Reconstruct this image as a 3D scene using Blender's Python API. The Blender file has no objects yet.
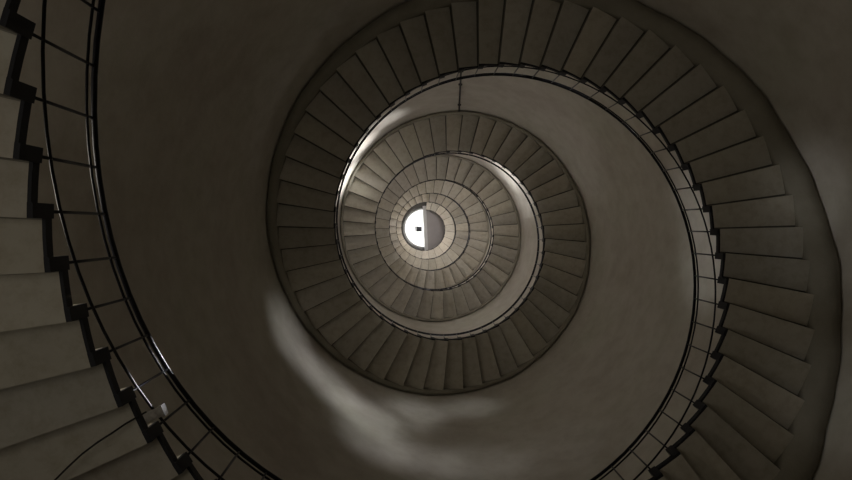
import bpy, bmesh, math, random
from mathutils import Vector, Matrix
random.seed(7)
PI = math.pi
C = bpy.context.scene.collection
S = 3.4                      # inner radius of the stair well at the reference height, metres
ZC = 1.5                     # camera height above the floor
RISE = 0.0523175 * S         # height of one step
# ------------------------------------------------------------------ the conical spiral
H0, N0 = 1.3584414, 66.994396
A1, A2, A3 = -0.2803601, 0.0559061, -0.0048328
CX, CY = -0.3790600, 0.0306808
K0 = -3.476779
RW = 1.49                    # wall radius / well radius
RC = 1.378                    # where the cove begins
FPX = 760.0
WMIN, WMAX, NW = -0.72, 6.4, 3560
_wt, _kt, _rt = [], [], []
def _rho(w):
    return max(0.2, 1 + A1*w + A2*w*w + A3*w**3)
_acc = 0.0
for i in range(NW+1):
    w = WMIN + (WMAX-WMIN)*i/NW
    n = N0*_rho(w)
    if i: _acc += (n+_pn)/2*(WMAX-WMIN)/NW
    _pn = n
    _wt.append(w); _kt.append(_acc); _rt.append(_rho(w))
_i0 = int(round(-WMIN/(WMAX-WMIN)*NW))
_k00 = _kt[_i0]
_kt = [k-_k00 for k in _kt]
def k_of_w(w):
    f = (w-WMIN)/(WMAX-WMIN)*NW; i = max(0, min(NW-1, int(f)))
    return _kt[i] + (_kt[i+1]-_kt[i])*(f-i)
def w_of_k(k):
    lo, hi = 0, NW
    while hi-lo > 1:
        m = (lo+hi)//2
        if _kt[m] <= k: lo = m
        else: hi = m
    return _wt[lo] + (_wt[hi]-_wt[lo])*(k-_kt[lo])/(_kt[hi]-_kt[lo])
def z_of_k(k): return ZC + S*H0 + RISE*k
def w_of_z(z): return w_of_k((z-ZC-S*H0)/RISE)
def ang(w): return PI + 2*PI*w
def P(w, rf, z, dr=0.0):     # point at spiral parameter w, rf times the well radius (+dr metres), height z
    a = ang(w); r = S*_rho(w)*rf + dr
    return Vector((r*math.cos(a), -r*math.sin(a), z))
def zs(w): return z_of_k(k_of_w(w))          # smooth soffit height

# ------------------------------------------------------------------ materials
def mat(name, rough=0.8, metal=0.0, spec=0.3):
    m = bpy.data.materials.new(name); m.use_nodes = True
    b = m.node_tree.nodes['Principled BSDF']
    b.inputs['Roughness'].default_value = rough; b.inputs['Metallic'].default_value = metal
    b.inputs['Specular IOR Level'].default_value = spec
    return m, m.node_tree, b
def noise(nt, scale, detail=4, rough=0.55, vec=None):
    n = nt.nodes.new('ShaderNodeTexNoise'); n.inputs['Scale'].default_value = scale
    n.inputs['Detail'].default_value = detail; n.inputs['Roughness'].default_value = rough
    if vec is not None: nt.links.new(vec, n.inputs['Vector'])
    return n.outputs['Fac']
def ramp(nt, fac, stops):
    r = nt.nodes.new('ShaderNodeValToRGB'); e = r.color_ramp.elements
    while len(e) < len(stops): e.new(0.5)
    for el, (p, c) in zip(e, stops): el.position = p; el.color = (*c, 1)
    nt.links.new(fac, r.inputs['Fac']); return r.outputs['Color']
def mix(nt, a, b, fac, mode='MULTIPLY'):
    m = nt.nodes.new('ShaderNodeMix'); m.data_type = 'RGBA'; m.blend_type = mode
    if isinstance(fac, float): m.inputs[0].default_value = fac
    else: nt.links.new(fac, m.inputs[0])
    for s, v in ((6, a), (7, b)):
        if isinstance(v, tuple): m.inputs[s].default_value = (*v, 1)
        else: nt.links.new(v, m.inputs[s])
    return m.outputs[2]
def bump(nt, b, fac, strength, dist):
    bp = nt.nodes.new('ShaderNodeBump'); bp.inputs['Strength'].default_value = strength
    bp.inputs['Distance'].default_value = dist
    nt.links.new(fac, bp.inputs['Height']); nt.links.new(bp.outputs['Normal'], b.inputs['Normal'])
def objvec(nt):
    t = nt.nodes.new('ShaderNodeTexCoord'); return t.outputs['Object']

# plaster wall
M_WALL, nt, b = mat('plaster', 0.62, 0, 0.3)
v = objvec(nt)
c1 = ramp(nt, noise(nt, 0.55, 5, 0.6, v), [(0.30, (0.56, 0.51, 0.45)), (0.5, (0.64, 0.60, 0.53)), (0.72, (0.61, 0.59, 0.50))])
c2 = ramp(nt, noise(nt, 2.6, 6, 0.65, v), [(0.32, (0.80, 0.78, 0.74)), (0.6, (1, 1, 1))])
nt.links.new(mix(nt, c1, c2, 0.7), b.inputs['Base Color'])
bump(nt, b, noise(nt, 1.3, 5, 0.6, v), 0.35, 0.06)
# stone of the steps
M_STONE, nt, b = mat('step_stone', 0.8, 0, 0.25)
v = objvec(nt)
at = nt.nodes.new('ShaderNodeAttribute'); at.attribute_name = 'tint'
c1 = ramp(nt, noise(nt, 0.9, 5, 0.6, v), [(0.28, (0.54, 0.50, 0.43)), (0.52, (0.61, 0.58, 0.50)), (0.75, (0.60, 0.555, 0.49))])
c2 = ramp(nt, noise(nt, 7.0, 6, 0.7, v), [(0.30, (0.78, 0.74, 0.68)), (0.55, (1, 1, 1))])
nt.links.new(mix(nt, mix(nt, c1, c2, 0.8), at.outputs['Color'], 1.0), b.inputs['Base Color'])
bump(nt, b, noise(nt, 14.0, 4, 0.6, v), 0.15, 0.01)
# cement of the cove
M_COVE, nt, b = mat('cove_cement', 0.9, 0, 0.1)
v = objvec(nt)
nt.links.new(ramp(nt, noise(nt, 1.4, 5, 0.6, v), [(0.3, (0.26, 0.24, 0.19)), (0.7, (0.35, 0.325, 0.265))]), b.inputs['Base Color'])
bump(nt, b, noise(nt, 3.0, 4, 0.6, v), 0.5, 0.05)
# black iron
def iron(name, rough, col, spec=0.5):
    m, nt, b = mat(name, rough, 0.0, spec)
    nt.links.new(ramp(nt, noise(nt, 20, 3, 0.5, objvec(nt)), [(0.3, col), (0.7, tuple(1.7*x for x in col))]), b.inputs['Base Color'])
    return m
M_IRON = iron('black_paint_on_iron', 0.33, (0.006, 0.006, 0.009), 0.22)
M_PLATE = iron('black_end_plate_paint', 0.7, (0.004, 0.004, 0.007))
M_CABLE = iron('black_cable_sheath', 0.7, (0.010, 0.009, 0.008))
M_PIPE = iron('dark_conduit_paint', 0.6, (0.035, 0.032, 0.030))
M_STEEL, nt, b = mat('galvanised_steel', 0.28, 0.9, 0.5)
nt.links.new(ramp(nt, noise(nt, 30, 3, 0.5, objvec(nt)), [(0.3, (0.4, 0.4, 0.42)), (0.7, (0.6, 0.6, 0.62))]), b.inputs['Base Color'])
def plain(name, c, rough=0.8, sc=3.0):
    m, nt, b = mat(name, rough, 0, 0.3)
    nt.links.new(ramp(nt, noise(nt, sc, 4, 0.5, objvec(nt)), [(0.3, tuple(0.92*x for x in c)), (0.7, c)]), b.inputs['Base Color'])
    return m
M_FLOOR = plain('ground_slab', (0.34, 0.32, 0.28))
M_COVER = plain('cover_grey', (0.30, 0.28, 0.27))
M_BEAM = plain('beam_grey', (0.50, 0.50, 0.48))
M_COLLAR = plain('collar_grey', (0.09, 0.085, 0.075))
M_WHITE = plain('lantern_white', (0.90, 0.90, 0.90))
M_BLACK = plain('fixture_black', (0.01, 0.01, 0.012))

# ------------------------------------------------------------------ mesh helpers
def link(name, bm, m, parent=None, smooth=False):
    bmesh.ops.recalc_face_normals(bm, faces=bm.faces[:])
    me = bpy.data.meshes.new(name); bm.to_mesh(me); bm.free()
    me.materials.append(m)
    if smooth:
        for p in me.polygons: p.use_smooth = True
    o = bpy.data.objects.new(name, me); C.objects.link(o)
    if parent is not None: o.parent = parent
    return o
def empty(name, label, cat):
    o = bpy.data.objects.new(name, None); C.objects.link(o)
    o['label'] = label; o['category'] = cat; return o
def tag(o, label, cat):
    o['label'] = label; o['category'] = cat; return o
def struct(o): o['kind'] = 'structure'; return o
def tube(bm, pts, r, n=8, cap=True):
    rings = []
    up = None
    for i, p in enumerate(pts):
        t = (pts[min(i+1, len(pts)-1)] - pts[max(i-1, 0)]).normalized()
        if up is None:
            up = Vector((0, 0, 1)) if abs(t.z) < 0.9 else Vector((1, 0, 0))
        x = t.cross(up).normalized(); up = x.cross(t).normalized()
        rings.append([bm.verts.new(p + r*(math.cos(2*PI*j/n)*x + math.sin(2*PI*j/n)*up)) for j in range(n)])
    for a, c in zip(rings, rings[1:]):
        for j in range(n):
            bm.faces.new((a[j], a[(j+1) % n], c[(j+1) % n], c[j]))
    if cap:
        bm.faces.new(rings[0]); bm.faces.new(rings[-1])
def box(bm, c, sx, sy, sz, rot=None):
    vs = []
    for dx in (-1, 1):
        for dy in (-1, 1):
            for dz in (-1, 1):
                d = Vector((dx*sx/2, dy*sy/2, dz*sz/2))
                if rot: d = rot @ d
                vs.append(bm.verts.new(Vector(c)+d))
    for f in ((0, 1, 3, 2), (4, 6, 7, 5), (0, 4, 5, 1), (2, 3, 7, 6), (0, 2, 6, 4), (1, 5, 7, 3)):
        bm.faces.new([vs[i] for i in f])

# ------------------------------------------------------------------ steps
DL = 0.28                    # share of a step's angle taken by the riser block
TH = 0.085                   # tread thickness
GR = 0.085                   # width of the joint groove behind each riser
def profile(k, plain=False):
    """outline of step k as (w, z): riser block hanging under the front of the tread"""
    w0 = w_of_k(k-DL); w1 = w_of_k(k); w2 = w_of_k(k+1-DL)
    zl, zu = z_of_k(k-1), z_of_k(k)
    wm = (w1+w2)/2; wq = (w0+w1)/2
    if plain:
        return [(w0, zl-0.003), (wq, zl-0.003), (w1, zl-0.003), (w1, zu), (wm, zu), (w2, zu),
                (w2, zu+TH-0.004), (wm, zu+TH-0.004), (w1, zu+TH-0.004), (w0, zu+TH-0.004)]
    wg = w1 + (w2-w1)*GR*(0.5 if k < 15 else 0.85); gd = 0.008 if k < 15 else 0.016
    return [(w0, zl-0.003), (wq, zl-0.003), (w1, zl-0.003), (w1, zu+gd), (wg, zu+gd), (wg, zu), (wm, zu), (w2, zu),
            (w2, zu+TH-0.004), (wm, zu+TH-0.004), (w1, zu+TH-0.004), (w0, zu+TH-0.004)]
def add_step(bm, k, tint, under, lay):
    pr = profile(k)
    radii = [1.0, 1.14, 1.28, 1.372, 1.475]
    rows = [[bm.verts.new(P(w, rf, z)) for (w, z) in pr] for rf in radii]
    n = len(pr)
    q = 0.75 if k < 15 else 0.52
    dark = tuple(q*c for c in tint); edge = tuple(0.65*c for c in tint)  # shade put into the tint of joint grooves and riser backs
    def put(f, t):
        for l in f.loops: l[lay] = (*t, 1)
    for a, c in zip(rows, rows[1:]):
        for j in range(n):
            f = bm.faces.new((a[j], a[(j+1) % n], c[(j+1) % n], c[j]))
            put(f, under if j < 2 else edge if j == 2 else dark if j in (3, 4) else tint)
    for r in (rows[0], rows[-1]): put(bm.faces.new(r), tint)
def add_plate(bm, k):
    pr = profile(k, True)
    d0, d1 = 0.0, -0.022
    def strip(idx, din):
        a = [bm.verts.new(P(pr[i][0], 1.0, pr[i][1], 0.0)) for i in idx]
        c = [bm.verts.new(P(pr[i][0], 1.0, pr[i][1], din)) for i in idx]
        n = len(idx)
        for j in range(n): bm.faces.new((a[j], a[(j+1) % n], c[(j+1) % n], c[j]))
        bm.faces.new(a); bm.faces.new(c)
    strip((3, 4, 5, 6, 7, 8), d1)                     # along the tread
    strip((0, 1, 2, 3, 8, 9), -0.034)                 # deeper block over the riser
def tint_of(k):
    rnd = random.Random(k*13+5); v = 0.90 + 0.10*rnd.random(); q = rnd.random()*0.03
    return (v, v*(1-0.3*q), v*(1-q))
KA, KB = -32, 223
stair = empty('spiral_staircase', 'stone spiral staircase with black step ends winding up around the open stair well', 'staircase')
vis = [k for k in range(-5, 11)] + [k for k in range(22, KB)]
single = set(vis[:100])
def new_bm():
    bm = bmesh.new(); return bm, bm.loops.layers.color.new('tint')
rest, rl = new_bm(); restp = bmesh.new()
for i in range(KA, KB):
    k = i + 0.5232
    if i in single:
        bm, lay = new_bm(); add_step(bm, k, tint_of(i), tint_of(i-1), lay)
        st = link('step', bm, M_STONE, stair)
        bm = bmesh.new(); add_plate(bm, k); link('end_plate', bm, M_PLATE, st)['label'] = 'black painted step end'
    else:
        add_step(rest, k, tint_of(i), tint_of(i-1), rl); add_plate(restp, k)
rs = link('steps', rest, M_STONE, stair); rs['kind'] = 'stuff'
rp = link('end_plates', restp, M_PLATE, stair); rp['kind'] = 'stuff'
# cove along the wall under the steps
bm = bmesh.new(); prev = None
wa, wb = w_of_k(KA), w_of_k(KB-0.3)
n = int((wb-wa)*150)
for i in range(n+1):
    w = wa + (wb-wa)*i/n; z = zs(w); sc = _rho(w)
    rc = RC + 0.067*max(0.0, min(1.0, (w-0.7)/0.5))
    j = 0.06*sc*(math.sin(w*61.0)*0.5+math.sin(w*137.0+1.0)*0.4+math.sin(w*293.0)*0.25)
    dp = 0.11 - 0.07*max(0.0, min(1.0, (w-0.45)/0.35))
    sec = [P(w, rc, z+0.02), P(w, rc+0.004, z-RISE-0.01), P(w, rc+0.5*(RW-rc), z-RISE-0.035*sc+j*0.4), P(w, RW-0.006, z-RISE-dp*sc+j), P(w, RW-0.006, z+0.02)]
    ring = [bm.verts.new(p) for p in sec]
    if prev:
        for a in range(5):
            bm.faces.new((prev[a], prev[(a+1) % 5], ring[(a+1) % 5], ring[a]))
    else: bm.faces.new(ring)
    prev = ring
bm.faces.new(prev)
cv = link('wall_cove', bm, M_COVE, stair, True); cv['label'] = 'smooth cement cove where the steps meet the wall'

# ------------------------------------------------------------------ railing
rail = empty('stair_railing', 'black iron railing with thin balusters along the inner edge of the spiral stairs', 'railing')
RI = 0.04
def helix(dz, dr=RI, per=100):
    a, b_ = w_of_k(KA+0.5), w_of_k(KB-3); m = int((b_-a)*per)
    return [P(a+(b_-a)*i/m, 1.0, zs(a+(b_-a)*i/m)+dz, dr) for i in range(m+1)]
HR = 1.08
bm = bmesh.new(); tube(bm, helix(HR), 0.021, 10); link('handrail', bm, M_IRON, rail, True)
bm = bmesh.new(); tube(bm, helix(0.96), 0.011, 6); link('upper_rail', bm, M_IRON, rail, True)
bm = bmesh.new(); tube(bm, helix(0.36), 0.012, 6); link('lower_rail', bm, M_IRON, rail, True)
rb = bmesh.new()
for i in range(KA+2, KB-3):
    k = i + 0.5232 - DL*0.45; w = w_of_k(k)
    z0 = z_of_k(i+0.5232-1)+0.09; z1 = zs(w)+HR-0.012
    tgt = bmesh.new() if i in single else rb
    tube(tgt, [P(w, 1.0, z0, RI), P(w, 1.0, (z0+z1)/2, RI), P(w, 1.0, z1, RI)], 0.0105, 6)
    if i in single: link('baluster', tgt, M_IRON, rail, True)
r_ = link('balusters', rb, M_IRON, rail, True); r_['kind'] = 'stuff'

# ------------------------------------------------------------------ tower wall, floor, top
ZT = ZC + S*13.08
bm = bmesh.new(); prev = None; NS = 160
rowsz = [0.0] + [0.35*i for i in range(1, int((ZT+0.3)/0.35))] + [ZT+0.3]
for z in rowsz:
    w = w_of_z(z); r = S*_rho(w)*RW
    ring = [bm.verts.new((r*math.cos(2*PI*j/NS), r*math.sin(2*PI*j/NS), z)) for j in range(NS)]
    if prev:
        for j in range(NS): bm.faces.new((prev[j], prev[(j+1) % NS], ring[(j+1) % NS], ring[j]))
    prev = ring
wall = struct(link('wall_round', bm, M_WALL, None, True)); wall['label'] = 'round tapering plaster wall of the tower'
def disc_ring(bm, ri, ro, z0, z1, n=96, ri1=None, ro1=None):
    ri1 = ri if ri1 is None else ri1; ro1 = ro if ro1 is None else ro1
    q = [[bm.verts.new((r*math.cos(2*PI*j/n), r*math.sin(2*PI*j/n), z)) for j in range(n)] for r, z in ((ri, z0), (ro, z0), (ro1, z1), (ri1, z1))]
    for a in range(4):
        for j in range(n):
            bm.faces.new((q[a][j], q[a][(j+1) % n], q[(a+1) % 4][(j+1) % n], q[(a+1) % 4][j]))
def disc(bm, r, z, n=96):
    bm.faces.new([bm.verts.new((r*math.cos(2*PI*j/n), r*math.sin(2*PI*j/n), z)) for j in range(n)])
bm = bmesh.new(); rf = S*_rho(w_of_z(0))*RW
disc_ring(bm, 0.0001, rf+0.3, -0.25, 0.0); struct(link('floor', bm, M_FLOOR))
# top floor slab with its round opening
OR = S*0.372
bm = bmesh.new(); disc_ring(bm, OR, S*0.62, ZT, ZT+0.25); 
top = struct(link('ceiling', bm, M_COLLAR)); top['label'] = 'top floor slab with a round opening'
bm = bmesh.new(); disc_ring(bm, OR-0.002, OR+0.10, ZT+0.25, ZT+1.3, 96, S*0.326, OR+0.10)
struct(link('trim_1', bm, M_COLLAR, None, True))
bm = bmesh.new(); disc_ring(bm, S*1.0, S*1.0+0.12, ZT+0.252, ZT+4.0)
struct(link('wall_lantern', bm, M_WHITE, None, True))
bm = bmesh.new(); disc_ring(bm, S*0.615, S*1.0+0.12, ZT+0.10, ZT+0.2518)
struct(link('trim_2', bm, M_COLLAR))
ZL = ZT+4.0
bm = bmesh.new(); disc_ring(bm, 0.0001, S*1.0+0.12, ZL, ZL+0.12); struct(link('ceiling_lantern', bm, M_WHITE))
def axis_px(px, py, z):      # world x,y at height z that the photograph shows at (px, py)
    d = cam_ray(px, py); t = (z-camp.z)/d.z
    return camp + d*t

# ------------------------------------------------------------------ camera
TX, TY = -0.0315022884, 0.0178464311
c1, s1, c2, s2 = math.cos(TX), math.sin(TX), math.cos(TY), math.sin(TY)
flip = lambda a: Vector((a[0], -a[1], a[2]))
right = flip((c1, 0, s1)); upv = flip((-s1*s2, c2, c1*s2)); fwd = flip((-s1*c2, -s2, c1*c2))
camp = Vector((CX*S, -CY*S, ZC))
cam = bpy.data.objects.new('camera', bpy.data.cameras.new('camera')); C.objects.link(cam)
R = Matrix((right, upv, -fwd)).transposed()
cam.matrix_world = Matrix.Translation(camp) @ R.to_4x4()
cam.data.sensor_fit = 'HORIZONTAL'; cam.data.sensor_width = 36.0; cam.data.lens = 36.0*FPX/852.0
cam.data.clip_start = 0.05; cam.data.clip_end = 300
bpy.context.scene.camera = cam
def cam_ray(px, py):
    return (right*((px-426)/FPX) + upv*((240-py)/FPX) + fwd).normalized()

# half-round cover over the right half of the top opening
ZV = ZT-0.03
pe = axis_px(425.0, 229, ZV)
xe = pe.x; rr = OR+0.05
cover = empty('hatch_cover', 'grey half-round cover closing the right half of the top opening', 'hatch cover')
bm = bmesh.new()
a0 = math.acos(max(-1, min(1, xe/rr)))
arc = [(rr*math.cos(-a0+2*a0*i/40), rr*math.sin(-a0+2*a0*i/40)) for i in range(41)]
lo = [bm.verts.new((x, y, ZV)) for x, y in arc]; hi = [bm.verts.new((x, y, ZV+0.028)) for x, y in arc]
bm.faces.new(lo); bm.faces.new(hi)
for i in range(41): bm.faces.new((lo[i], lo[(i+1) % 41], hi[(i+1) % 41], hi[i]))
link('cover_panel', bm, M_COVER, cover)
bm = bmesh.new(); yl = math.sqrt(rr*rr-xe*xe)
box(bm, (xe+0.02, 0, ZV+0.0), 0.20, 2*yl-0.02, 0.12, Matrix.Rotation(-0.045, 3, 'Z'))
link('edge_beam', bm, M_BEAM, cover)['label'] = 'pale grey beam along the straight edge of the cover'
# small black fixture on the lantern ceiling
q = axis_px(419.2, 229, ZL)
fx = empty('ceiling_fixture', 'small black square fixture on the white ceiling seen through the top opening', 'ceiling fixture')
fx.location = (q.x, q.y, ZL)
bm = bmesh.new(); box(bm, (0, 0, -0.04), 0.33, 0.30, 0.08); link('housing', bm, M_BLACK, fx)
bm = bmesh.new(); box(bm, (0, 0, -0.085), 0.24, 0.21, 0.012); link('face_panel', bm, M_BLACK, fx)

# ------------------------------------------------------------------ conduit, cable, bracket
def on_wall(px, py, off=0.03):
    """point of the wall (or just in front of it) seen at a pixel, by marching the ray"""
    d = cam_ray(px, py); t = 0.5
    while t < 60:
        p = camp + d*t
        if math.hypot(p.x, p.y) > S*_rho(w_of_z(p.z))*RW - off: return p
        t += 0.01
    return p
pts = [on_wall(461.6-2.6*i/24, 58+54*i/24, 0.035) for i in range(25)]
azim = math.atan2(pts[12].y, pts[12].x)
con = empty('wall_conduit', 'thin dark conduit running straight up the wall to the stairs above', 'pipe')
bm = bmesh.new(); tube(bm, pts, 0.022, 8); link('conduit_tube', bm, M_PIPE, con, True)
for f in (0.12, 0.5, 0.9):
    p = pts[int(24*f)]; bm = bmesh.new()
    box(bm, p + Vector((math.cos(azim), math.sin(azim), 0))*0.012, 0.045, 0.09, 0.03, Matrix.Rotation(azim, 3, 'Z'))
    link('pipe_clip', bm, M_PIPE, con)
# cable hanging under the near steps
def at_z(px, py, z):
    d = cam_ray(px, py); return camp + d*((z-camp.z)/d.z)
zcab = z_of_k(3.52)-0.07
cab = [(146, 412, 0.16), (138, 416.5, 0.07), (126, 423.5, 0.0), (112, 433, -0.04), (98, 442, -0.06), (82, 454, -0.06), (68, 467, -0.05), (55, 480, -0.04), (40, 497, -0.02), (20, 522, 0.0), (0, 550, 0.02)]
bm = bmesh.new(); tube(bm, [at_z(x, y, zcab+dz) for x, y, dz in cab], 0.0065, 8)
tag(link('hanging_cable', bm, M_CABLE, None, True), 'thin black cable slung under the near steps at the lower left', 'cable')
# steel bracket clamped on the lower rail
def rail_point(px, py, dz, dr=RI):
    best = None
    for i in range(4000):
        w = -0.2 + 0.5*i/4000; p = P(w, 1.0, zs(w)+dz, dr); d = p-camp
        x = 426 + FPX*d.dot(right)/d.dot(fwd); y = 240 - FPX*d.dot(upv)/d.dot(fwd)
        e = (x-px)**2+(y-py)**2
        if best is None or e < best[0]: best = (e, w, p)
    return best[1], best[2]
wbk, pb = rail_point(152.5, 416, 0.36)
az = math.atan2(pb.y, pb.x); RZ = Matrix.Rotation(az, 3, 'Z')
tl = RZ @ Vector((0, 1, 0)); rad = RZ @ Vector((1, 0, 0))
brk = empty('rail_bracket', 'small shiny steel bracket clamped to the lower rail near the hanging cable', 'bracket')
brk.location = pb
bm = bmesh.new(); box(bm, rad*0.05+Vector((0, 0, -0.03)), 0.20, 0.075, 0.012, RZ); link('bracket_plate', bm, M_STEEL, brk)
bm = bmesh.new(); box(bm, rad*-0.06+Vector((0, 0, 0.0)), 0.02, 0.085, 0.09, RZ); link('end_lug', bm, M_STEEL, brk)
bm = bmesh.new(); box(bm, rad*0.14+Vector((0, 0, -0.01)), 0.03, 0.085, 0.07, RZ); link('end_lug', bm, M_STEEL, brk)
bm = bmesh.new(); tube(bm, [Vector((0, 0, -0.045)), Vector((0, 0, -0.02))], 0.016, 8); link('bolt', bm, M_STEEL, brk)

# ------------------------------------------------------------------ light
def lamp(kind, name, loc, power, col=(1, 0.95, 0.87), size=0.3, target=None, cone=60, blend=0.8, sy=None):
    l = bpy.data.lights.new(name, kind); l.energy = power; l.color = col
    if kind == 'AREA':
        l.size = size
        if sy: l.shape = 'RECTANGLE'; l.size_y = sy
    else: l.shadow_soft_size = size
    if kind == 'SPOT': l.spot_size = math.radians(cone); l.spot_blend = blend
    o = bpy.data.objects.new(name, l); C.objects.link(o); o.location = loc
    if target is not None:
        o.rotation_euler = (Vector(target)-Vector(loc)).to_track_quat('-Z', 'Y').to_euler()
    return o
def tread_lamp(w, power, rf=1.44, dz=0.9, size=0.8, col=(1, 0.95, 0.87), kind='AREA', target=None, cone=70, up=1.5):
    p = P(w, rf, zs(w)+dz)
    if target is None:
        target = Vector((-p.x, -p.y, p.z+up))
    return lamp(kind, 'tread_fill', p, power, col, size, target, cone)
# W: power of every lamp
W = {'bA': 465, 'bB': 478, 'bC': 582, 'bC2': 222, 'bD': 394, 'bD2': 249, 'bE': 151, 'bE2': 37.8, 'bF': 260, 'bF2': 170, 'bG': 267, 'bH': 145, 'bI': 144, 'bJ': 3.94e+03, 'bK': 3.39e+03, 'bK2': 1.07e+03, 'bL': 4.42e+03, 'bL2': 1.49e+03, 'lantern': 900, 'gA': 420, 'gB': 330, 'bM': 620, 'bM2': 620, 'near': 22.3, 'win-1': 9.46, 'win0': 23.3, 'win10': 3.91, 'win11': 26.6, 'win14': 39.5, 'win16': 50.9, 'win20': 49.4, 'win21': 64.9, 'win22': 8.53, 'win25': 49.7, 'win26': 84.2, 'win32': 73.9, 'win33': 107, 'win34': 76.6, 'win6': 24.9, 'win9': 35.1}
W_DEF = 100.0
def pw(n): return W.get(n, W_DEF if not W else 0.0)
WARM = (1, 0.93, 0.82); COOL = (0.97, 0.98, 1.0)
def add_lamp(n, f):
    if pw(n) > 0: f(pw(n))["lid"] = n
# unseen fill lamps added low in the well to brighten the soffits
add_lamp('low_fill', lambda p: lamp('AREA', 'ground_fill', (-1.2, 0.9, 0.5), p, WARM, 1.6, (-2.2, 0.4, 8)))
add_lamp('low_fill2', lambda p: lamp('AREA', 'ground_fill', (3.6, 0.0, 2.0), p, WARM, 1.2, (-4.5, 0, 6.5)))
add_lamp('low_fill3', lambda p: lamp('AREA', 'ground_fill', (3.4, -1.5, 1.5), p, WARM, 1.2, (-4.5, 2.0, 6.5)))
def near(p):
    o = lamp('AREA', 'ground_fill', (-4.3, 0.0, 1.2), p, WARM, 2.8, (-4.3, -0.4, 8), 60)
    o.data.specular_factor = 0.1
    return o
add_lamp('near', near)
# added area lamps just above the treads, standing in for unbuilt windows
for i in range(-4, 38):
    w = i*0.14
    if i % 2 and not (i > 20 or i in (-1, 1, 9, 11, 15)): continue
    add_lamp('win%d' % i, lambda p: tread_lamp(w, p, col=WARM if w < 1 else (1, 0.965, 0.985)))
# unseen spots added to make the bright patches on the far wall
def beam(n, src_w, px, py, cone, rf=1.3, dz=1.0, col=COOL, size=0.25):
    def f(p):
        z = zs(src_w)+dz; a = ang(src_w); r = rf*S*_rho(w_of_z(z))
        return lamp('SPOT', 'added_spot', (r*math.cos(a), -r*math.sin(a), z), p, col, size, on_wall(px, py, 0.0), cone, 1.0)
    add_lamp(n, f)
beam('bA', 0.50, 292, 340, 15); beam('bB', 0.56, 330, 386, 15); beam('bC', 0.60, 364, 416, 15); beam('bC2', 0.62, 402, 418, 13)
beam('bD', 0.66, 375, 444, 14); beam('bD2', 0.68, 422, 460, 15); beam('bE', 0.72, 480, 467, 17); beam('bE2', 0.76, 550, 456, 19)
beam('bF', 0.68, 420, 410, 13, 1.36, 3.4); beam('bF2', 0.73, 472, 408, 13, 1.36, 3.4)
beam('bG', -0.10, 818, 185, 9, 1.25, 1.2); beam('bH', -0.12, 838, 250, 12, 1.25, 1.2); beam('bI', -0.2, 848, 400, 12, 1.25, 1.2)
beam('bJ', 1.46, 345, 180, 14, 1.36, 2.3); beam('bK', 1.41, 359, 149, 14, 1.36, 2.4); beam('bK2', 1.35, 384, 122, 14, 1.36, 2.4)
beam('bL', 1.11, 506, 171, 12, 1.3, 3.0); beam('bL2', 1.06, 522, 192, 14, 1.3, 3.0); beam('bM', 0.05, 698, 195, 10); beam('bM2', 0.03, 708, 262, 11); beam('bN', 0.98, 540, 250, 20)
beam('bO', 0.1, 655, 350, 24)
def glint(n, px, py, dz, cone, dist=2.2):  # unseen spot added in mid-air to put a highlight on the rail
    def f(p):
        w, q = rail_point(px, py, dz)
        t = (P(w+0.002, 1.0, zs(w+0.002)+dz, RI)-q).normalized()
        v = (camp-q).normalized()
        m = v - 2*v.dot(t)*t                       # mirrored about the plane across the rail
        best = None
        rad_ = Vector((-q.x, -q.y, 0)).normalized()
        for i in range(72):
            l = Matrix.Rotation(2*PI*i/72, 3, t) @ m
            e = l.dot(rad_) + 0.35*l.z
            if best is None or e > best[0]: best = (e, l)
        return lamp('SPOT', 'added_spot', q+best[1]*dist, p, COOL, 0.06, q, cone, 0.5)
    add_lamp(n, f)
glint('gA', 141, 393, 0.36, 9)
glint('gB', 156, 358, 1.08, 8)
# lantern room
add_lamp('lantern', lambda p: lamp('POINT', 'lantern_light', (0.8*S, 0, ZT+1.6), p, (1, 0.99, 0.97), 0.3))

wd = bpy.data.worlds.new('world'); bpy.context.scene.world = wd; wd.use_nodes = True
wd.node_tree.nodes['Background'].inputs[0].default_value = (0.5, 0.55, 0.6, 1)
wd.node_tree.nodes['Background'].inputs[1].default_value = 0.3
vs = bpy.context.scene.view_settings
vs.view_transform = 'Standard'; vs.look = 'None'; vs.exposure = 0; vs.gamma = 1
